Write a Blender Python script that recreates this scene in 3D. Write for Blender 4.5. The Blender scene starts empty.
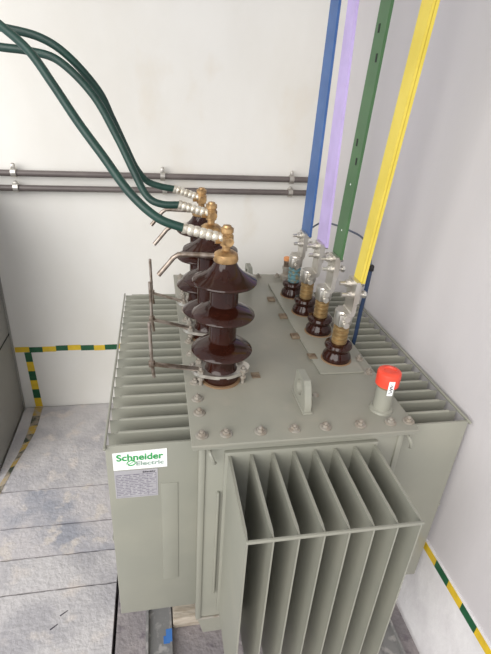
import bpy, bmesh, math, random
from mathutils import Vector, Matrix
random.seed(7)
PI = math.pi
S = 0.8            # survey units -> metres
DZ = 1.113         # survey level of the floor below the transformer lid
C = bpy.context.scene.collection

def T(v):
    return Vector((v[0]*S, v[1]*S, (v[2]+DZ)*S))

# ---------------------------------------------------------------- camera
FPX = 459.6857
YAW, PIT, ROL = 0.2087, -0.4723, 0.0699
CAM = Vector((-0.0811, -0.9941, 0.8916))
fw = Vector((math.sin(YAW)*math.cos(PIT), math.cos(YAW)*math.cos(PIT), math.sin(PIT)))
rt0 = fw.cross(Vector((0, 0, 1))).normalized(); up0 = rt0.cross(fw)
rt = math.cos(ROL)*rt0 + math.sin(ROL)*up0
up = -math.sin(ROL)*rt0 + math.cos(ROL)*up0
def ray(u, v): return fw + rt*((u-245.5)/FPX) - up*((v-327)/FPX)
def aty(u, v, y):
    r = ray(u, v); return CAM + r*((y-CAM.y)/r.y)
cd = bpy.data.cameras.new('camera'); cam = bpy.data.objects.new('camera', cd); C.objects.link(cam)
m3 = Matrix((rt, up, -fw)).transposed()
cam.matrix_world = Matrix.Translation(T(CAM)) @ m3.to_4x4()
cd.sensor_fit = 'HORIZONTAL'; cd.sensor_width = 36; cd.lens = 36*FPX/491; cd.clip_start = 0.02
bpy.context.scene.camera = cam

# ---------------------------------------------------------------- materials
def s2l(c):
    return tuple(((x/255)/12.92 if x/255 <= 0.04045 else ((x/255+0.055)/1.055)**2.4) for x in c) + (1,)

def mat(name, col, rough=0.5, metal=0.0, var=None, scale=8.0, bump=0.0, bscale=40.0, spec=0.5, coat=0.0, lo=0.4, hi=0.65, stretch=(1, 1, 1), var2=None, scale2=30, lo2=.55, hi2=.7):
    m = bpy.data.materials.new(name); m.use_nodes = True
    nt = m.node_tree; b = nt.nodes['Principled BSDF']
    b.inputs['Base Color'].default_value = s2l(col)
    b.inputs['Roughness'].default_value = rough; b.inputs['Metallic'].default_value = metal
    b.inputs['Specular IOR Level'].default_value = spec
    b.inputs['Coat Weight'].default_value = coat
    g = nt.nodes.new('ShaderNodeNewGeometry')
    mp = nt.nodes.new('ShaderNodeMapping'); mp.inputs['Scale'].default_value = stretch
    nt.links.new(g.outputs['Position'], mp.inputs['Vector'])
    last = None
    def noise(sc, det, l, h):
        n = nt.nodes.new('ShaderNodeTexNoise'); n.inputs['Scale'].default_value = sc; n.inputs['Detail'].default_value = det
        nt.links.new(mp.outputs[0], n.inputs['Vector'])
        r = nt.nodes.new('ShaderNodeMapRange'); r.inputs[1].default_value = l; r.inputs[2].default_value = h
        nt.links.new(n.outputs['Fac'], r.inputs[0]); return r.outputs[0]
    def mix(a, fac, c2):
        x = nt.nodes.new('ShaderNodeMix'); x.data_type = 'RGBA'
        if isinstance(a, tuple): x.inputs[6].default_value = a
        else: nt.links.new(a, x.inputs[6])
        x.inputs[7].default_value = c2; nt.links.new(fac, x.inputs[0]); return x.outputs[2]
    if var: last = mix(s2l(col), noise(scale, 6, lo, hi), s2l(var))
    if var2: last = mix(last if last else s2l(col), noise(scale2, 8, lo2, hi2), s2l(var2))
    if last: nt.links.new(last, b.inputs['Base Color'])
    if bump:
        n = nt.nodes.new('ShaderNodeTexNoise'); n.inputs['Scale'].default_value = bscale; n.inputs['Detail'].default_value = 5
        nt.links.new(mp.outputs[0], n.inputs['Vector'])
        bp = nt.nodes.new('ShaderNodeBump'); bp.inputs['Strength'].default_value = bump; bp.inputs['Distance'].default_value = 0.01
        nt.links.new(n.outputs['Fac'], bp.inputs['Height']); nt.links.new(bp.outputs[0], b.inputs['Normal'])
    return m

M = {}
M['paint'] = mat('grey_green_enamel', (144, 144, 133), .38, var=(150, 149, 137), scale=6, bump=.05, bscale=25)
M['lid'] = mat('grey_green_enamel_lid', (141, 140, 129), .38, var=(148, 145, 133), scale=5, bump=.06, bscale=18, var2=(156, 149, 137), scale2=9, lo2=.6, hi2=.8)
M['bolt'] = mat('weathered_bolt', (158, 153, 144), .45, .2, var=(146, 136, 124), scale=60)
M['porcelain'] = mat('brown_glazed_porcelain', (42, 18, 12), .13, var=(50, 23, 15), scale=20, spec=.42, coat=.0)
M['gasket'] = mat('brown_cork_gasket', (140, 112, 84), .8)
M['black'] = mat('black_rubber', (22, 21, 22), .6)
M['steel'] = mat('bright_steel', (212, 209, 202), .32, .75, var=(186, 180, 172), scale=16)
M['tinned'] = mat('tinned_copper', (206, 203, 196), .34, .85, var=(184, 178, 168), scale=14)
M['rod'] = mat('dull_steel_rod', (172, 160, 150), .4, .75, var=(120, 104, 90), scale=40)
M['brass'] = mat('aged_brass', (196, 160, 112), .36, .6, var=(140, 110, 74), scale=50)
M['lvbrass'] = mat('dull_brass', (168, 140, 96), .4, .6, var=(140, 116, 80), scale=30)
M['verdigris'] = mat('verdigris_brass', (110, 150, 158), .5, .4, var=(150, 140, 110), scale=60, lo=.5, hi=.6)
M['heatshrink'] = mat('silver_lug', (226, 220, 206), .38, .55, var=(160, 140, 110), scale=70, lo=.5, hi=.7)
M['hose'] = mat('green_cable_sheath', (24, 55, 48), .4, var=(28, 64, 55), scale=20)
M['blue'] = mat('blue_bar_paint', (56, 94, 150), .45, var=(64, 104, 162), scale=12)
M['lilac'] = mat('lilac_bar_paint', (194, 176, 226), .45, var=(184, 166, 214), scale=12)
M['green'] = mat('green_bar_paint', (66, 102, 66), .45, var=(72, 110, 70), scale=12)
M['yellow'] = mat('yellow_bar_paint', (226, 204, 84), .45, var=(216, 194, 72), scale=12)
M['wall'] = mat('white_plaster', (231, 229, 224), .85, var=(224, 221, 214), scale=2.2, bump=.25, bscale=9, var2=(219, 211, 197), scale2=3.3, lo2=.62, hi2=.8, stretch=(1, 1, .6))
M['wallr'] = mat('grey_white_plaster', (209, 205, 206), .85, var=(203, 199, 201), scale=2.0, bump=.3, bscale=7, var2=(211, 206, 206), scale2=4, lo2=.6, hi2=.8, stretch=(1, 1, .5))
M['wallw'] = mat('white_skirting_plaster', (232, 230, 231), .85, var=(222, 219, 221), scale=9, bump=.3, bscale=20)
M['ceil'] = mat('white_ceiling', (230, 228, 224), .9)
M['door'] = mat('grey_painted_metal', (150, 149, 143), .5, var=(142, 140, 135), scale=3, bump=.05)
M['conc'] = mat('grey_concrete', (142, 136, 138), .9, var=(160, 152, 152), scale=9, bump=.5, bscale=60, var2=(118, 110, 116), scale2=30)
M['pit'] = mat('dark_concrete', (96, 90, 90), .95, bump=.4)
M['wood'] = mat('timber_block', (178, 168, 154), .85, var=(160, 148, 132), scale=20, stretch=(1, 4, 6), bump=.3)
M['rail'] = mat('grey_channel_steel', (148, 147, 146), .5, .3, var=(190, 186, 184), scale=30, lo=.55, hi=.65, bump=.2)
M['bpaint'] = mat('blue_paint_mark', (70, 124, 196), .6)
M['conduit'] = mat('grey_conduit', (98, 90, 88), .42, .1, var=(108, 100, 97), scale=10)
M['tapey'] = mat('yellow_tape', (232, 196, 44), .5, var=(214, 180, 50), scale=30)
M['tapeg'] = mat('green_tape', (24, 84, 54), .45, var=(34, 96, 62), scale=30)
M['tapeyo'] = mat('worn_yellow_tape', (190, 158, 78), .8, var=(176, 162, 140), scale=22, lo=.45, hi=.55)
M['tapego'] = mat('worn_green_tape', (66, 74, 62), .8, var=(150, 140, 126), scale=22, lo=.45, hi=.6)
M['red'] = mat('red_plastic_cap', (226, 66, 46), .4, var=(234, 80, 58), scale=15)
M['sticker'] = mat('white_sticker', (244, 246, 244), .5)
M['plate'] = mat('silver_nameplate', (186, 184, 188), .4, .3, var=(196, 194, 198), scale=30)
M['lgreen'] = mat('logo_green', (52, 160, 84), .5)
M['lgrey'] = mat('logo_grey', (150, 172, 160), .5)
M['ink'] = mat('print_grey', (128, 124, 136), .6)
M['inkd'] = mat('print_dark', (70, 66, 76), .6)
M['mark'] = mat('brown_phase_mark', (108, 88, 68), .6, var=(142, 128, 108), scale=60)
M['slab'] = mat('worn_slab_concrete', (184, 181, 184), .9, var=(208, 204, 204), scale=5, bump=.45, bscale=55, lo=.42, hi=.58, var2=(216, 208, 203), scale2=11, lo2=.55, hi2=.68)
M['slab2'] = mat('bluish_slab_concrete', (165, 166, 175), .9, var=(204, 199, 200), scale=4, bump=.45, bscale=55, lo=.42, hi=.56, var2=(214, 206, 200), scale2=13, lo2=.55, hi2=.66)
M['cableb'] = mat('blue_black_cable', (44, 62, 92), .45)
M['cableg'] = mat('grey_thin_cable', (88, 98, 116), .45)
M['org'] = mat('orange_plug', (222, 150, 96), .5)
M['slot'] = mat('slot_shadow_black', (26, 30, 26), .7)

# ---------------------------------------------------------------- mesh helper (coordinates in survey units)
class MB:
    def __init__(s): s.bm = bmesh.new(); s.mi = 0; s.mats = []
    def use(s, m):
        if m not in s.mats: s.mats.append(m)
        s.mi = s.mats.index(m); return s
    def _add(s, vs, fs):
        v = [s.bm.verts.new(Vector(p)) for p in vs]
        out = []
        for f in fs:
            try: q = s.bm.faces.new([v[i] for i in f]); q.material_index = s.mi; out.append(q)
            except ValueError: pass
        return v, out
    def box(s, x0, x1, y0, y1, z0, z1, bev=0):
        vs = [(x, y, z) for x in (x0, x1) for y in (y0, y1) for z in (z0, z1)]
        fs = [(0, 1, 3, 2), (4, 6, 7, 5), (0, 4, 5, 1), (2, 3, 7, 6), (0, 2, 6, 4), (1, 5, 7, 3)]
        v, f = s._add(vs, fs)
        if bev:
            es = list({e for q in f for e in q.edges})
            r = bmesh.ops.bevel(s.bm, geom=es, offset=bev, segments=2, affect='EDGES', profile=.5)
            for q in r['faces']: q.material_index = s.mi
        return s
    def prism(s, pts, d, closed=True):          # polygon (3-D points) extruded along d
        n = len(pts); d = Vector(d); p = [Vector(q) for q in pts]
        vs = p + [q+d for q in p]
        fs = [tuple(range(n)), tuple(range(2*n-1, n-1, -1))] + [(i, i+n, (i+1) % n+n, (i+1) % n) for i in range(n)]
        s._add(vs, fs); return s
    def tube(s, path, r, seg=12, cap=True):
        P = [Vector(p) for p in path]; n = len(P)
        R = r if isinstance(r, (list, tuple)) else [r]*n
        t0 = (P[1]-P[0]).normalized(); a = t0.orthogonal().normalized(); vs = []
        for i in range(n):
            t = (P[min(i+1, n-1)]-P[max(i-1, 0)]).normalized()
            a = (a-t*a.dot(t)).normalized(); b = t.cross(a)
            for k in range(seg):
                q = 2*PI*k/seg; vs.append(P[i]+(a*math.cos(q)+b*math.sin(q))*R[i])
        fs = [(i*seg+k, i*seg+(k+1) % seg, (i+1)*seg+(k+1) % seg, (i+1)*seg+k) for i in range(n-1) for k in range(seg)]
        if cap: fs += [tuple(range(seg-1, -1, -1)), tuple((n-1)*seg+k for k in range(seg))]
        s._add(vs, fs); return s
    def lathe(s, prof, c, seg=32, axis='Z', flat=None):   # prof: (r, h)
        c = Vector(c); vs = []
        ax = {'Z': (Vector((1, 0, 0)), Vector((0, 1, 0)), Vector((0, 0, 1))),
              'X': (Vector((0, 1, 0)), Vector((0, 0, 1)), Vector((1, 0, 0))),
              'Y': (Vector((0, 0, 1)), Vector((1, 0, 0)), Vector((0, 1, 0)))}[axis]
        for r, h in prof:
            for k in range(seg):
                q = 2*PI*k/seg; vs.append(c+ax[0]*r*math.cos(q)+ax[1]*r*math.sin(q)+ax[2]*h)
        n = len(prof)
        fs = [(i*seg+k, i*seg+(k+1) % seg, (i+1)*seg+(k+1) % seg, (i+1)*seg+k) for i in range(n-1) for k in range(seg)]
        fs += [tuple(range(seg-1, -1, -1)), tuple((n-1)*seg+k for k in range(seg))]
        s._add(vs, fs); return s
    def build(s, name, m, parent=None, smooth=True, ang=35):
        if isinstance(m, str): m = M[m]
        bmesh.ops.recalc_face_normals(s.bm, faces=s.bm.faces)
        par = WORLD.get(parent.name, Vector((0, 0, 0))) if parent else Vector((0, 0, 0))
        for v in s.bm.verts: v.co = T(v.co) - par
        me = bpy.data.meshes.new(name); s.bm.to_mesh(me); s.bm.free()
        for q in (s.mats or [m]): me.materials.append(q if not isinstance(q, str) else M[q])
        if smooth:
            for p in me.polygons: p.use_smooth = True
            me.set_sharp_from_angle(angle=math.radians(ang))
        o = bpy.data.objects.new(name, me); C.objects.link(o)
        if parent: o.parent = parent
        WORLD[o.name] = par            # a part's own origin sits on its thing's origin
        return o
WORLD = {}

def tag(o, label, cat=None, group=None):
    o['label'] = label
    if cat: o['category'] = cat
    if group: o['group'] = group
    return o
def thing(name, loc, label, cat, group=None):
    o = bpy.data.objects.new(name, None); C.objects.link(o); o.location = T(loc); o.empty_display_size = .05
    WORLD[o.name] = T(loc); return tag(o, label, cat, group)
def struct(o): o['kind'] = 'structure'; return o
def smoothpath(pts, n=8):
    P = [Vector(p) for p in pts]; P = [2*P[0]-P[1]]+P+[2*P[-1]-P[-2]]; out = []
    for i in range(1, len(P)-2):
        for k in range(n):
            t = k/n; a, b, c, d = P[i-1:i+3]
            out.append(.5*((2*b)+(c-a)*t+(2*a-5*b+4*c-d)*t*t+(3*b-a-3*c+d)*t**3))
    out.append(P[-2]); return out

F = -1.113
XR, YB, XL = .937, 1.748, -.995
YF, ZC = -2.4, 2.5
# ---------------------------------------------------------------- room
struct(MB().box(XL-.3, XR+.3, YF, YB+.2, F-.25, F-.1).build('floor', 'pit', smooth=False))
struct(MB().box(-.286, XR+.1, YF, YB, F-.1, F).build('floor', 'conc', smooth=False))
struct(MB().box(XL-.1, XR+.15, YB, YB+.15, F-.1, ZC).build('wall_back', 'wall', smooth=False))
w = MB(); w.box(XR, XR+.15, YF, YB, -.632, ZC).box(XR-.0001, XR+.15, YF, YB, F-.1, -.6322)
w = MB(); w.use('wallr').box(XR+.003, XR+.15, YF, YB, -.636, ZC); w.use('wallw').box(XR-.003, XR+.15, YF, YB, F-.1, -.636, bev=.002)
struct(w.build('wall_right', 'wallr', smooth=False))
struct(MB().box(XL-.15, XL-.03, 1.1, YB, F-.1, .4).build('wall_left', 'wall', smooth=False))
struct(MB().box(XL-.15, XR+.15, YF+.6, YB+.15, ZC, ZC+.1).build('ceiling', 'ceil', smooth=False))
# metal door leaf standing against the left wall
d = struct(MB().box(XL-.028, XL, 1.1, YB-.004, F+.004, .4, bev=.003).build('door_1', 'door'))
MB().box(XL, XL+.002, 1.105, YB-.006, -.535, -.525).build('seam', 'slot', d, smooth=False)
MB().box(XL, XL+.006, YB-.03, YB-.006, F+.01, .39, bev=.002).build('edge_strip', 'door', d)

# concrete cover slabs on the left floor
ys = [1.743, .987, .741, .563, .389, -.35, -1.2]
lab = ['large rough pale concrete slab against the back wall', 'second concrete slab from the back wall with a brown stain at its right',
       'third concrete slab from the back wall, patchy blue grey', 'fourth concrete slab from the back wall, with crumbly pale right end',
       'smooth grey concrete slab nearest the viewer with two short dark scratches', 'grey concrete slab behind the viewer']
for i in range(5):
    y1, y0 = ys[i]-.004, ys[i+1]+.004
    mb = MB(); nx = 26; ok = random.Random(i+3)
    xs = [XL+.006+(-.3-XL-.006)*k/nx for k in range(nx+1)]
    jf = [ok.uniform(-.002, .002) for _ in xs]; jb = [ok.uniform(-.002, .002) for _ in xs]
    if i == 0: jb = [0]*len(xs)
    edge = [(x, y0+a, F-.09) for x, a in zip(xs, jf)]+[(x, y1+a, F-.09) for x, a in reversed(list(zip(xs, jb)))]
    mb.prism(edge, (0, 0, .09))
    o = mb.build('concrete_slab', 'slab2' if i in (1, 2) else 'slab', smooth=False)
    tag(o, lab[i], 'slab', 'concrete cover slabs on the left floor')
    if i == 4:
        for a, b in [((60, 616), (68, 610.5)), ((50, 630), (58, 624))]:
            def atf(u, v):
                r = ray(u, v); return CAM+r*((F-CAM.z)/r.z)
            A, B = atf(*a), atf(*b)
            n = Vector((-(B-A).y, (B-A).x, 0)).normalized()*.003
            MB().prism([A-n, A+n, B+n*.4, B-n*.4], (0, 0, .0012)).build('scratch', 'inkd', o, smooth=False)

# ---------------------------------------------------------------- hazard tapes
def tape(name, quads, label, mats):
    mb = MB()
    for i, (pts, d, k) in enumerate(quads):
        mb.use(mats[k]); mb.prism(pts, d)
    return tag(mb.build(name, mats[0], smooth=False), label, 'tape')
q = []
xb = [-.987, -.902, -.822, -.74, -.667, -.587, -.505, -.436, -.355, -.275, -.195, -.115, -.035, .045, .125, .205, .285, .365, .445, .525, .605, .685, .765, .845, .93]
for i in range(len(xb)-1):
    z = -.661-.004*math.sin(i*1.3); k = 0 if i == 0 else i % 2
    k = 0 if i in (0,) else (1 if i % 2 else 0)
    q.append(([(xb[i], YB-.0005, z-.019), (xb[i+1], YB-.0005, z-.019), (xb[i+1], YB-.0005, z+.019), (xb[i], YB-.0005, z+.019)], (0, -.0015, 0), k))
tape('hazard_tape', q, 'horizontal yellow and green striped tape along the back wall', ['tapey', 'tapeg'])
q = []; n = 6
for i in range(n):
    t0, t1 = i/n, (i+1)/n
    def pz(t, e): return (-.935+.011*t+(.041+.004*t)*e, YB-.0006, -.682-(1.111-.682)*t)
    q.append(([pz(t0, 0), pz(t0, 1), pz(t1, 1), pz(t1, 0)], (0, -.0015, 0), (i+1) % 2))
tape('hazard_tape', q, 'short upright yellow and green tape from the back wall stripe down to the floor', ['tapey', 'tapeg'])
q = []
L_ = [(-.929, 1.742), (-.917, 1.513), (-.923, 1.311), (-.944, 1.172), (-.972, 1.0), (-.982, .85), (-.99, .7)]
R_ = [(-.877, 1.742), (-.868, 1.508), (-.890, 1.35), (-.92, 1.185), (-.94, 1.03), (-.949, .9), (-.95, .7)]
def ip(L, t):
    t *= len(L)-1; i = min(int(t), len(L)-2); f = t-i
    return (L[i][0]*(1-f)+L[i+1][0]*f, L[i][1]*(1-f)+L[i+1][1]*f, F+.0004)
n = 14
for i in range(n):
    a, b = i/n, (i+1)/n
    q.append(([ip(L_, a), ip(R_, a), ip(R_, b), ip(L_, b)], (0, 0, .0016), i % 2))
tape('hazard_tape', q, 'worn dirty yellow and green tape on the floor beside the grey metal door', ['tapeyo', 'tapego'])
q = []; y = YB-.01; k = 0
while y > -2:
    y2 = y-.083
    q.append(([(XR-.0029, y, -.682), (XR-.0029, y2, -.682), (XR-.0029, y2, -.646), (XR-.0029, y, -.646)], (-.0015, 0, 0), k % 2)); y = y2; k += 1
tape('hazard_tape', q, 'yellow and green striped tape running along the right wall', ['tapey', 'tapeg'])

# ---------------------------------------------------------------- conduits on the back wall
for z0, z1, xe, lb in [(.4345, .450, .815, 'upper of the two grey conduit pipes on the back wall'), (.357, .374, .815, 'lower of the two grey conduit pipes on the back wall')]:
    t = thing('conduit_pipe', (XL, YB, z0), lb, 'pipe', 'grey pipes on the back wall')
    r = .0165
    MB().tube([(XL-.02, YB-.035, z0-.004), (0, YB-.035, (z0+z1)/2), (xe, YB-.035, z1)], r, 16).build('pipe', 'conduit', t)
    MB().tube([(xe-.004, YB-.035, z1), (xe+.02, YB-.035, z1)], r+.004, 16).build('end_cap', 'inkd', t)
    for xc in (-.815, -.04 if z0 > .4 else -.03, .705):
        zc = z0+(z1-z0)*(xc-XL)/(xe-XL)
        cl = MB(); cl.lathe([(r+.0005, -.013), (r+.008, -.013), (r+.008, .013), (r+.0005, .013)], (xc, YB-.035, zc), 20, 'X')
        cl.box(xc-.012, xc+.012, YB-.018, YB, zc-.012, zc+.012)
        p = cl.build('pipe_clamp', 'steel', t)
        hs = .020 if z0 > .4 else .006
        MB().box(xc-.009, xc+.009, YB-.048, YB-.022, zc+r+.005, zc+r+.006+hs, bev=.002).lathe([(.005, 0), (.009, .001), (.009, .006), (.004, .008)], (xc, YB-.035, zc+r+.005+hs), 10).build('clamp_screw', 'steel', p)

# ---------------------------------------------------------------- transformer
W, L = .70, 1.3406
TR = thing('transformer', (.35, .67, -1.0), 'grey green oil filled transformer with finned radiators and brown bushings', 'transformer')
# tank
mb = MB()
TX0, TX1, TY0, TY1 = .026, W-.026, .036, L-.036
mb.box(TX0, TX1, TY0, TY1, -.87, -.012, bev=.008)
mb.prism([(TX0+.004, TY0+.004, -.872), (TX1-.004, TY0+.004, -.872), (TX1-.03, TY0+.02, -1.0), (TX0+.03, TY0+.02, -1.0)], (0, TY1-TY0-.02, 0))
tank = mb.build('tank', 'paint', TR)
MB().box(.004, W-.004, .012, L-.012, -.03, -.0122, bev=.003).build('rim_flange', 'paint', tank)
MB().box(TX0-.002, TX0+.018, TY0-.006, TY0+.02, -.87, -.045, bev=.005).build('corner_rib', 'paint', tank)
MB().box(TX1-.018, TX1+.002, TY0-.006, TY0+.02, -.87, -.045, bev=.005).build('corner_rib', 'paint', tank)
MB().box(.082, .09, TY0-.012, TY0+.002, -.72, -.22, bev=.003).build('weld_strip', 'paint', tank)
MB().box(.615, .623, TY0-.012, TY0+.002, -.72, -.22, bev=.003).build('weld_strip', 'paint', tank)
MB().tube([(TX0, TY0-.001, -.871), (TX1, TY0-.001, -.871)], .005, 8).build('bottom_weld', 'bolt', tank)
for xh in (.066, .693):
    h = MB(); pth = [(xh-.012, .034, -.04), (xh-.012, .014, -.042), (xh-.006, .006, -.056), (xh, .008, -.075), (xh+.004, .016, -.084)]
    h.tube(smoothpath(pth, 4), .0055, 8).build('rope_hook', 'paint', tank)
# skid channels and wheels
for yc in (.3, 1.05):
    ch = MB().box(-.17, .87, yc-.045, yc+.045, -1.0, -.992).box(-.17, .87, yc-.045, yc-.037, -1.0, -.955).box(-.17, .87, yc+.037, yc+.045, -1.0, -.955).build('skid_channel', 'paint', TR)
    for xc in (-.112, .812):
        wh = MB().lathe([(.012, -.025), (.034, -.025), (.034, .018), (.041, .02), (.041, .027), (.012, .027)], (xc, yc, -1.040), 24, 'X').build('wheel', 'rail', ch)
# lid
lid = MB().box(0, W, 0, L, -.012, 0, bev=.003).build('lid', 'lid', TR)
MB().box(.485, .655, .322, 1.19, 0, .008, bev=.003).build('bushing_plate', 'lid', lid)
def bolt(mb, x, y, z=0):
    a = random.uniform(0, 1)
    mb.lathe([(.0185, 0), (.0185, .003), (.017, .004), (.004, .004)], (x, y, z), 20)
    pts = [(x+.011*math.cos(a+k*PI/3), y+.011*math.sin(a+k*PI/3), z+.0035) for k in range(6)]
    mb.prism(pts, (0, 0, .009)); mb.lathe([(.006, 0), (.0055, .006), (.003, .007)], (x, y, z+.0125), 10)
bl = [(x, .042) for x in (.032, .103, .206, .31, .408, .522, .622, .683)]
bl += [(x, L-.04) for x in (.035, .14, .245, .35, .455, .56, .665)]
bl += [(.034, y) for y in (.147, .22, .315, .41, .505, .6, .695, .79, .885, .98, 1.075, 1.17, 1.25)]
bl += [(.672, y) for y in (.21, .325, .42, .515, .61, .705, .8, .895, .99, 1.085, 1.18)]
for x, y in bl:
    mb = MB(); bolt(mb, x, y); mb.build('lid_bolt', 'bolt', TR)
# letter plates beside the low voltage bushings
for x, y in [(.491, .442), (.471, .612), (.468, .801), (.456, .99)]:
    MB().box(x-.017, x+.017, y-.02, y+.02, 0 if x < .486 else .008, .0095, bev=.001).box(x-.009, x+.009, y-.011, y+.011, .009, .0115).build('phase_mark', 'mark', TR)
for y in (.335,):
    MB().box(.235, .265, y-.012, y+.022, 0, .003).build('phase_mark', 'mark', TR)
MB().lathe([(.011, 0), (.010, .004), (.004, .005)], (.43, .205, 0), 16).build('lid_stud', 'bolt', TR)
# lifting lugs
def lug(x, y, flip=False):
    z1 = .098
    prof = [(y-.072, 0), (y-.030, z1), (y+.058, z1), (y+.068, 0)]
    bm_ = MB(); n = 20; cy, cz, r = y+.012, .052, .027
    # plate with a round hole: bridge outline and circle
    outl = []
    for k in range(n):
        a = 2*PI*k/n; dx, dz = math.cos(a), math.sin(a); best = 9
        for i in range(4):
            (ay, az), (by, bz) = prof[i], prof[(i+1) % 4]
            ex, ez = by-ay, bz-az; den = dx*ez-dz*ex
            if abs(den) < 1e-9: continue
            t = ((ay-cy)*ez-(az-cz)*ex)/den; u = ((ay-cy)*dz-(az-cz)*dx)/den
            if t > 0 and -1e-6 <= u <= 1+1e-6: best = min(best, t)
        outl.append((cy+dx*best, cz+dz*best))
    hole = [(cy+r*math.cos(2*PI*k/n), cz+r*math.sin(2*PI*k/n)) for k in range(n)]
    vs = []
    for xx in (x-.011, x+.011):
        vs += [(xx, a, b) for a, b in outl]+[(xx, a, b) for a, b in hole]
    fs = []
    for k in range(n):
        j = (k+1) % n
        fs += [(k, j, n+j, n+k), (2*n+k, 3*n+k, 3*n+j, 2*n+j), (k, 2*n+k, 2*n+j, j), (n+k, n+j, 3*n+j, 3*n+k)]
    bm_._add(vs, fs)
    p = bm_.build('lifting_lug', 'paint', TR, ang=25)
    MB().box(x-.016, x+.016, y-.068, y+.068, 0, .006, bev=.002).build('weld_bead', 'paint', p)
lug(.371, .172); lug(.382, 1.2)
# filler pipe with red cap
fx, fy = .622, .112
fp = MB().lathe([(.038, 0), (.036, .006), (.0285, .009), (.0285, .098), (.020, .098)], (fx, fy, 0), 28).build('filler_pipe', 'paint', TR)
MB().lathe([(.029, .090), (.031, .093), (.031, .100), (.028, .101)], (fx, fy, 0), 28).build('brown_ring', 'gasket', fp)
cap = MB(); cap.lathe([(.032, .098), (.0365, .100), (.0375, .137), (.036, .145), (.031, .149), (.02, .150), (.018, .147), (.002, .1465)], (fx, fy, 0), 32)
tag(cap.build('cap', 'red', fp), 'red plastic screw cap')
# little sticker, curved around the pipe
mb = MB(); a0, a1 = math.radians(-112), math.radians(-84)
def cyl(a, r, z): return (fx+r*math.cos(a), fy+r*math.sin(a), z)
for k in range(6):
    b0, b1 = a0+(a1-a0)*k/6, a0+(a1-a0)*(k+1)/6
    mb._add([cyl(b0, .0378, .078), cyl(b1, .0378, .078), cyl(b1, .0382, .130), cyl(b0, .0382, .130)], [(0, 1, 2, 3)])
st = mb.build('sticker', 'sticker', fp)
mb = MB()
sc = [(.2, .2), (.7, .3), (.3, .45), (.75, .5), (.25, .6), (.6, .7), (.4, .8)]
pth = [cyl(a0+(a1-a0)*u, .0388, .078+.05*v) for u, v in sc]
mb.tube(smoothpath(pth, 4), .0012, 5).build('handwriting', 'inkd', st)
# small orange topped valve at the back right
vx, vy = .60, 1.27
v_ = MB().lathe([(.03, 0), (.03, .02), (.018, .03), (.018, .055), (.022, .058), (.022, .07), (.012, .072)], (vx, vy, 0), 16).build('drain_valve', 'bolt', TR)
MB().lathe([(.017, .07), (.017, .105), (.010, .11)], (vx, vy, 0), 16).build('valve_neck', 'rod', v_)
tag(MB().lathe([(.019, .105), (.019, .120), (.010, .125)], (vx, vy, 0), 16).build('valve_cap', 'org', v_), 'orange valve cap')

# corrugated radiators
ZT, ZB = -.0355, -.823
def side_radiator(sign, y1, n, pitch):
    xo = -.2434 if sign < 0 else W+.222
    xi = TX0 if sign < 0 else TX1
    th = .006
    lo, hi = min(xo, xi), max(xo, xi)
    fr = MB(); fr.box(lo, hi, y1-.001, y1+.009, ZB, ZT, bev=.003)     # flat first sheet
    rad = fr.build('radiator', 'paint', TR)
    if sign < 0:
        MB().box(-.088, -.036, y1-.0038, y1+.004, -.652, -.194, bev=.0025).build('embossed_rib', 'paint', rad)
    for k in range(1, n):
        y = y1+.004+k*pitch; e = -sign
        xt = xo+e*.004
        pts = [(xt, y-.0015), (xt+e*.016, y-.0015), (xt+e*.035, y-th), (xi, y-th), (xi, y+th), (xt+e*.035, y+th), (xt+e*.016, y+.0015), (xt, y+.0015)]
        m_ = MB(); m_.prism([(a, b, ZB) for a, b in pts], (0, 0, ZT-.006-ZB))
        # rounded top ridge
        m_.tube([(xt+e*.03, y, ZT-.006), (xi, y, ZT-.006)], th, 8)
        # folded valley floor between two fins
        m_.box(min(xi, xi-e*.01), max(xi, xi-e*.01), y-pitch+th, y-th, ZB, ZT-.012)
        m_.build('fin', 'paint', rad, ang=50)
    ye = y1+.004+(n-1)*pitch
    MB().box(xo-.0035, xo+.0035, y1-.012, ye+.008, ZT-.005, ZT+.004, bev=.002).build('tie_bar', 'paint', rad)
    MB().box(xo-.0035, xo+.0035, y1, ye+.008, -.43, -.42).build('tie_bar', 'paint', rad)
    return rad
side_radiator(-1, .0634, 19, .0608)
side_radiator(1, .0634, 19, .0608)
# front radiator, eight fins
ZTF = -.0661
rad = MB().box(.1, .585, .022, .04, ZB, ZTF+.01, bev=.003).build('radiator', 'paint', TR)
X1, X2, YN = .1131, .5730, -.2732
for k in range(8):
    x = X1+(X2-X1)*k/7; th = .0042
    pts = [(x-.002, YN), (x+.002, YN), (x+.0022, YN+.012), (x+th, YN+.03), (x+th, .03), (x-th, .03), (x-th, YN+.03), (x-.0022, YN+.012)]
    m_ = MB(); m_.prism([(a, b, ZB) for a, b in pts], (0, 0, ZTF-ZB))
    m_.build('fin', 'paint', rad, ang=50)
MB().box(X1-.004, X2+.004, YN-.004, YN+.004, ZTF-.006, ZTF+.003, bev=.002).build('tie_bar', 'paint', rad)
MB().box(X1-.004, X2+.004, YN-.004, YN+.002, ZB+.02, ZB+.03, bev=.002).build('tie_bar', 'paint', rad)

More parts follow.
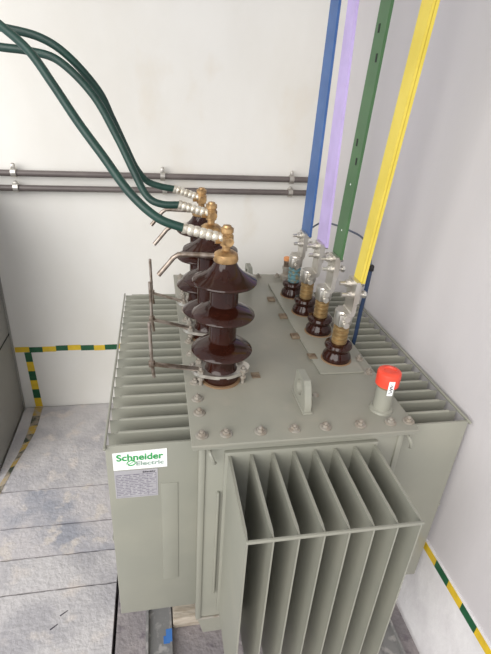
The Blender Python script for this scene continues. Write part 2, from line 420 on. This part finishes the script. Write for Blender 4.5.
# logo sticker and nameplate on the left radiator's flat sheet
YP = .0634-.001
st = tag(MB().prism([(-.224, YP, -.127), (-.068, YP, -.126), (-.068, YP, -.055), (-.224, YP, -.061)], (0, -.0012, 0)).build('logo_sticker', 'sticker', TR, smooth=False), 'white sticker with green maker lettering')
def text(body, x, z, size, m, parent, width=None, y=YP-.0014, bold=0.0, spacing=1.0, name='lettering', shear=0):
    cu = bpy.data.curves.new('t', 'FONT'); cu.body = body; cu.size = size; cu.extrude = .0003; cu.offset = bold; cu.space_character = spacing; cu.shear = shear
    to = bpy.data.objects.new('t', cu); C.objects.link(to)
    dg = bpy.context.evaluated_depsgraph_get(); dg.update()
    me = bpy.data.meshes.new_from_object(to.evaluated_get(dg)); bpy.data.objects.remove(to)
    xs = [v.co.x for v in me.vertices]; w_ = max(xs)-min(xs); k = (width/w_) if width else 1; mx = min(xs)
    par = WORLD[parent.name]
    for v in me.vertices:
        v.co = T((x+(v.co.x-mx)*k, y-v.co.z, z+v.co.y))-par
    me.materials.clear(); me.materials.append(M[m])
    o = bpy.data.objects.new(name, me); C.objects.link(o); o.parent = parent; WORLD[o.name] = par; return o
text('Schneider', -.2135, -.0905, .034, 'lgreen', st, width=.134, bold=.0006, y=YP-.0024)
text('Electric', -.158, -.1115, .021, 'lgrey', st, width=.080, bold=.0003, y=YP-.0024)
# swirl mark: two interlocking curved strokes
mb = MB(); cx_, cz_ = -.172, -.101
for ph, sg in ((0, 1), (PI, 1)):
    pth = []; rr = []
    for k in range(15):
        a = ph+k/14*PI*1.15; r = .0085+.0035*k/14
        pth.append((cx_+r*1.1*math.cos(a)+.3*r*math.sin(a), YP-.0016, cz_+r*math.sin(a)*.95)); rr.append(.0006+.0013*math.sin(k/14*PI))
    mb.tube(pth, rr, 6)
mb.tube([(cx_-.008, YP-.0016, cz_-.005), (cx_, YP-.0016, cz_), (cx_+.009, YP-.0016, cz_+.007)], .001, 6)
mb.build('swirl_mark', 'lgreen', st)
npl = MB().prism([(-.2235, YP, -.241), (-.0975, YP, -.242), (-.0965, YP, -.131), (-.2235, YP, -.130)], (0, -.0012, 0)).build('nameplate', 'plate', TR, smooth=False)
tag(npl, 'silver data plate with rows of fine print')
text('Schneider', -.141, -.1425, .008, 'inkd', npl, width=.038, bold=.0004, y=YP-.0014, name='maker_name')
rr = random.Random(5); mb = MB()
for r_ in range(13):
    z = -.150-r_*.0066; x = -.2185
    while x < -.103:
        wv = rr.uniform(.006, .022); x2 = min(x+wv, -.101)
        if not (x > -.128 and r_ > 5 and rr.random() < .6):
            mb.box(x, x2, YP-.0016, YP-.0011, z, z+.0022)
        x = x2+rr.uniform(.003, .008)
mb.build('printed_rows', 'ink', npl, smooth=False)
mb = MB()
for a, b in [(-.2195, -.101)]:
    for z in (-.147, -.168, -.19, -.237): mb.box(a, b, YP-.0015, YP-.0011, z, z+.0009)
for x in (-.2195, -.18, -.15, -.127, -.101): mb.box(x-.0004, x+.0004, YP-.0015, YP-.0011, -.237, -.147)
mb.build('table_lines', 'ink', npl, smooth=False)

# ---------------------------------------------------------------- high voltage bushings (parts of the transformer)
HV = [(.124, .334), (.112, .64), (.101, .90)]
def hv_bushing(x, y, idx):
    c = (x, y, 0)
    por = MB().lathe([(.060, .004), (.064, .02), (.064, .038), (.056, .044), (.050, .058), (.050, .092), (.056, .099),
        (.092, .113), (.099, .116), (.102, .121), (.100, .125), (.081, .139), (.060, .150), (.049, .155), (.0455, .1565), (.0455, .158),
        (.0455, .220), (.052, .224), (.092, .242), (.099, .245), (.102, .250), (.100, .254), (.081, .268), (.060, .279), (.049, .284), (.0455, .2855), (.0455, .287),
        (.0455, .338), (.052, .342), (.092, .357), (.099, .360), (.102, .365), (.100, .369), (.079, .380), (.058, .393), (.043, .408), (.035, .423), (.032, .430), (.02, .432)], c, 48).build('high_voltage_bushing', 'porcelain', TR)
    MB().lathe([(.068, 0), (.070, .001), (.070, .006), (.06, .006)], c, 36).build('gasket', 'gasket', por)
    # clamping flange: oval plate with two ears
    mb = MB(); pts = []
    for k in range(36):
        a = 2*PI*k/36; r = .074+.027*abs(math.cos(a-.08))**5
        pts.append((x+r*math.cos(a), y+r*math.sin(a)*.86, .034))
    mb.prism(pts, (0, 0, .012)); fl = mb.build('clamp_ring', 'steel', por)
    for s_ in (-1, 1):
        for t_ in (-.45, .45):
            bx, by = x+s_*.080*math.cos(t_), y+.080*math.sin(t_)
            b = MB(); b.lathe([(.006, 0), (.006, .066), (.004, .068)], (bx, by, 0), 10)
            b.prism([(bx+.0115*math.cos(k*PI/3), by+.0115*math.sin(k*PI/3), .046) for k in range(6)], (0, 0, .012)); b.lathe([(.011, .0), (.011, .01)], (bx, by, .022), 10)
            b.build('clamp_bolt', 'bolt', fl)
    # brass cap and clamp head
    mb = MB(); mb.lathe([(.030, .426), (.037, .428), (.039, .436), (.036, .452), (.026, .459), (.013, .463), (.013, .474), (.019, .477), (.019, .484), (.012, .487), (.012, .492)], c, 28)
    tag(mb.build('brass_cap', 'brass', por), 'brass cap on top of the brown bushing')
    mb = MB(); mb.lathe([(.012, .478), (.019, .482), (.021, .488), (.021, .508), (.017, .512), (.017, .515), (.020, .518), (.020, .530), (.014, .533), (.012, .538), (.004, .540)], c, 20)
    mb.tube([(x-.035, y, .497), (x+.012, y, .497)], .015, 14)
    mb.lathe([(.007, -.036), (.013, -.036), (.013, -.026), (.007, -.026), (.007, .026), (.013, .026), (.013, .036), (.007, .036)], (x+.004, y, .497), 12, 'Y')
    mb.build('clamp_head', 'brass', por)
    # upper arcing horn
    pth = [(x-.02, y, .444), (x-.12, y, .448), (x-.143, y, .448), (x-.158, y, .438), (x-.203, y, .383)]
    MB().tube(pth, .0075, 12).build('arcing_horn', 'rod', por)
    # lower arcing horn: flat arm with a rod near its end
    ar = MB(); A = Vector((x-.07, y-.005, .040)); B = Vector((-.118, y, .068 if idx == 0 else .083))
    A2 = Vector((x-.17, y, .046)); n = Vector((0, .011, 0))
    ar.prism([A-n, B-n, B+n, A+n], (0, 0, .005)); arm = ar.build('horn_arm', 'rod', por)
    hx = -.108
    MB().tube([(hx+.006, y, B.z-.052), (hx, y, B.z), (hx-.004, y, B.z+.155)], .0058, 10).lathe([(.006, -.012), (.011, -.01), (.011, .010), (.006, .012)], (hx, y, B.z+.002), 10).build('horn_rod', 'rod', arm)
    return por
for i, (x, y) in enumerate(HV): hv_bushing(x, y, i)
# ---------------------------------------------------------------- low voltage bushings
LV = [(.578, .418), (.579, .640), (.574, .832), (.570, 1.028)]
for i, (x, y) in enumerate(LV):
    c = (x, y, .008)
    p = MB().lathe([(.040, .0), (.052, .003), (.0545, .012), (.052, .024), (.043, .036), (.042, .042), (.048, .050), (.052, .060), (.049, .070), (.036, .074), (.02, .075)], c, 36).build('low_voltage_bushing', 'porcelain', TR)
    MB().lathe([(.056, 0), (.058, .001), (.057, .004), (.05, .004)], c, 36).build('gasket', 'gasket', p)
    mb = MB(); z = .074; pr_ = [(.028, z)]
    for k in range(4): pr_ += [(.029, z+.003), (.029, z+.0125), (.0255, z+.014), (.0255, z+.017)]; z += .0185 if k else .018
    pr_ += [(.02, z)]
    mb.lathe(pr_, c, 24); mb.lathe([(.017, .12), (.017, .201), (.012, .204)], c, 16)
    mb.build('threaded_stud', 'verdigris' if i == 3 else 'lvbrass', p)

# ---------------------------------------------------------------- busbars, each with its connector
def lerp(a, b, t): return a+(b-a)*t
def atx(u, v, x):
    r = ray(u, v); return CAM + r*((x-CAM.x)/r.x)
BUS = []
for col, th_, fb, nb, ft, nt_, lbl, sxy in [
    ('yellow', .020, (354.2, 274.4), (364.5, 287.5), (421.8, 0), (440.8, 0), 'wide yellow painted busbar, nearest of the four bars', LV[0]),
    ('green', .010, (332.5, 252), (342.5, 261), (380.7, 0), (394.6, 0), 'dark green painted busbar with small black slots, between lilac and yellow bars', LV[1]),
    ('lilac', .010, (316.8, 241), (328.5, 246.5), (348, 0), (359.4, 0), 'pale lilac painted busbar between the blue and green bars', LV[2]),
    ('blue', .010, (301.5, 230), (311.5, 237), (330.6, 0), (341.6, 0), 'blue painted busbar, furthest of the four bars', LV[3])]:
    bx_ = .605
    A, B, A2, B2 = atx(*fb, bx_), atx(*nb, bx_+th_), atx(*ft, bx_), atx(*nt_, bx_+th_)
    zb_ = (A.z+B.z)/2
    BUS.append((col, (bx_, B.y, A.y, zb_), (B2.y, A2.y, (A2.z+B2.z)/2), lbl, sxy))
for col, (bx, yn, yf, zb), (yn2, yf2, z2), lbl, (sx, sy) in BUS:
    t = thing('busbar', (sx, sy, zb), lbl, 'busbar', 'painted busbars above the low voltage bushings')
    k = (ZC-zb)/(z2-zb)
    ynT, yfT = lerp(yn, yn2, k), lerp(yf, yf2, k)
    tk = .010
    tk = .008 if col == 'yellow' else .010
    mb = MB()
    for q_ in ([0] if col != 'yellow' else [0, .016]):
        mb.prism([(bx+q_, yn, zb), (bx+q_+tk, yn, zb), (bx+q_+tk, yf, zb), (bx+q_, yf, zb)], (0, 0, .0001))
    mb.bm.free(); mb = MB()
    def slab(x0, x1, a, b, z0, c_, d_, z1):
        mb._add([(x0, a, z0), (x1, a, z0), (x1, b, z0), (x0, b, z0), (x0, c_, z1), (x1, c_, z1), (x1, d_, z1), (x0, d_, z1)],
                [(0, 3, 2, 1), (4, 5, 6, 7), (0, 1, 5, 4), (1, 2, 6, 5), (2, 3, 7, 6), (3, 0, 4, 7)])
    slab(bx, bx+tk, yn, yf, zb, ynT, yfT, ZC)
    if col == 'yellow': slab(bx+tk+.0015, bx+2*tk+.003, yn, yf, zb, ynT, yfT, ZC)
    bar = mb.build('bar', col, t, smooth=False)
    if col == 'green':
        for (u, f_) in ((1.09, .62), (1.01, .33), (.76, .62), (.70, .33)):
            kk = (u-zb)/(z2-zb); yc = lerp(lerp(yn, yn2, kk), lerp(yf, yf2, kk), f_)
            MB().box(bx-.001, bx+.0004, yc-.006, yc+.006, u-.012, u+.012, bev=.0004).build('slot', 'slot', t)
        for u in (.45, .62):
            kk = (u-zb)/(z2-zb); yc = lerp(lerp(yn, yn2, kk), lerp(yf, yf2, kk), .45)
            MB().lathe([(.003, -.001), (.003, .0004)], (bx, yc, u), 8, 'X').build('paint_chip', 'sticker', t)
    # connector: ribbed stud clamp, bent arm, backing plate, two bolts
    z0 = .158; yc = (yn+yf)/2
    mb = MB(); pr_ = [(.018, z0)]
    mb.lathe([(.016, z0), (.031, z0+.001), (.034, z0+.006), (.034, z0+.050), (.031, z0+.057), (.016, z0+.058)], (sx, sy, 0), 10)
    mb.box(sx-.030, sx+.012, sy-.040, sy-.026, z0+.004, z0+.052, bev=.005)
    cl = mb.build('terminal_clamp', 'tinned', t)
    for zz in (z0+.016, z0+.040):
        MB().lathe([(.007, -.054), (.012, -.054), (.012, -.042), (.008, -.042), (.008, -.03)], (sx-.006, sy, zz), 6, 'Y').build('clamp_bolt', 'steel', cl)
    zt = zb+.008
    xa = bx-.011
    y0_, y1_ = yc-.040, yc+.034
    # arm: goes from the clamp outward, then up along the bar
    xb_ = bx-.001; xa = xb_-.015
    prof = [(sx-.012, z0+.042), (xa+.002, z0+.042), (xb_-.004, z0+.047), (xb_, z0+.058), (xb_, zt), (xa, zt), (xa, z0+.062), (xa-.004, z0+.057), (sx-.012, z0+.057)]
    mb = MB(); mb.prism([(a, y0_, b) for a, b in prof], (0, y1_-y0_, 0)); arm = mb.build('connector_arm', 'tinned', t)
    for (yy, zz) in ((yc-.016, zb-.045), (yc+.014, zb-.014)):
        mb = MB(); mb.lathe([(.0075, -.055), (.0075, .036)], (bx, yy, zz), 10, 'X')
        mb.lathe([(.015, -.022), (.015, -.012)], (bx, yy, zz), 20, 'X'); mb.lathe([(.0135, -.034), (.0135, -.022)], (bx, yy, zz), 6, 'X'); mb.lathe([(.0135, .024), (.0135, .034)], (bx, yy, zz), 6, 'X')
        mb.build('connector_bolt', 'steel', arm)
    # backing plate behind the bar end
    MB().box(bx-.0009, bx+.007, yc-.035, yc+.035, zb-.075, zb-.0005).build('contact_plate', 'tinned', arm)

# ---------------------------------------------------------------- green high voltage cables
cab = [
 (HV[0], [(185, 228.5, .334), (158, 218, .345), (130, 193, .38), (103, 156, .44), (78, 122, .50), (54, 86, .56), (29, 51, .62), (0, 25, .68)], 'thick green cable to the nearest bushing, lowest of three', [(-35, -2, .76), (-75, -28, .85)]),
 (HV[1], [(180, 205, .64), (161, 204, .645), (147, 196, .66), (134, 172, .69), (117, 137, .73), (93, 95, .76), (59, 61, .79), (29, 51, .82), (0, 47, .84)], 'green cable ending at the middle bushing', [(-35, 41, .88), (-75, 30, .95)]),
 (HV[2], [(175, 189, .90), (161, 186.5, .90), (147, 181, .90), (136, 168, .88), (127, 150, .86), (112, 118, .84), (98, 90, .82), (68, 56, .81), (39, 37, .82), (0, 27, .84)], 'green cable ending at the furthest bushing', [(-35, 19, .88), (-75, 2, .93)]),
]
for (hx, hy), pts, lbl, end in cab:
    c0 = aty(*pts[0])
    t = thing('power_cable', tuple(c0), lbl, 'cable', 'green cables to the high voltage bushings')
    P = [aty(*q_) for q_ in pts]+[aty(*q_) for q_ in end]+[Vector((-1.06, hy*.25+.8, 1.9)), Vector((-1.08, hy*.25+.8, ZC))]
    MB().tube(smoothpath(P, 10), .0128, 16).build('sheath', 'hose', t)
    A = P[0]; B = Vector((hx-.012, hy, .499)); dirn = (B-A)
    mb = MB(); n = 26; pth = []; rr = []
    for k in range(n+1):
        pth.append(A-dirn*.06+dirn*1.06*k/n); rr.append(.0160 if k % 4 in (0, 1, 2) else .0135)
    mb.tube(pth, rr, 16).build('cable_lug', 'heatshrink', t)

# thin cable looping behind the busbars
pth = [(.63, 1.10, .30), (.66, 1.14, .31), (.71, 1.12, .35), (.72, .98, .376), (.72, .799, .398), (.72, .671, .404), (.72, .585, .37), (.72, .556, .322)]
t = thing('thin_cable', (.66, 1.14, .34), 'thin blue grey cable looping behind the coloured busbars', 'cable')
MB().tube(smoothpath(pth, 8), .0042, 8).build('upper_run', 'cableg', t)
MB().tube(smoothpath([(.72, .556, .322), (.72, .561, .229), (.722, .575, .134), (.725, .585, .02), (.725, .59, -.03)], 8), .0085, 8).build('lower_run', 'cableb', t)
MB().box(.712, .730, .545, .568, .31, .335, bev=.005).build('cable_clip', 'black', t)

# ---------------------------------------------------------------- floor rail and timber block
for x0, lbl in ((-.166, 'pale grey steel floor channel with a blue paint mark under the left radiator'), (.76, 'steel floor channel by the right wall, under the right radiator')):
    t = thing('floor_channel', (x0+.05, .6, F), lbl, 'rail')
    MB().box(x0, x0+.104, -.3, 1.4, F, F+.010).box(x0, x0+.010, -.3, 1.4, F+.010, F+.03).box(x0+.096, x0+.104, -.3, 1.4, F+.010, F+.03).build('channel', 'rail', t, smooth=False)
    if x0 < 0: MB().box(x0+.080, x0+.1045, .085, .135, F+.03, F+.0306).box(x0+.070, x0+.096, .09, .12, F+.010, F+.0105).build('paint_mark', 'bpaint', t, smooth=False)
tag(MB().box(-.056, .12, .15, .23, F, F+.065, bev=.004).build('timber_block', 'wood'), 'pale timber block wedged on the floor under the tank corner', 'block')

# ---------------------------------------------------------------- light
sc = bpy.context.scene
wd = bpy.data.worlds.new('world'); sc.world = wd; wd.use_nodes = True
bg = wd.node_tree.nodes['Background']; bg.inputs[0].default_value = (.93, .96, 1, 1); bg.inputs[1].default_value = .8
sl = bpy.data.lights.new('daylight', 'SUN'); sl.energy = 3.2; sl.angle = math.radians(60); sl.color = (1, .97, .93)
so = bpy.data.objects.new('daylight', sl); C.objects.link(so)
so.rotation_euler = Vector((.70, .85, -.45)).to_track_quat('-Z', 'Y').to_euler()
vs = sc.view_settings; vs.view_transform = 'Standard'; vs.look = 'None'; vs.gamma = 1; vs.use_curve_mapping = False; vs.exposure = 0.04
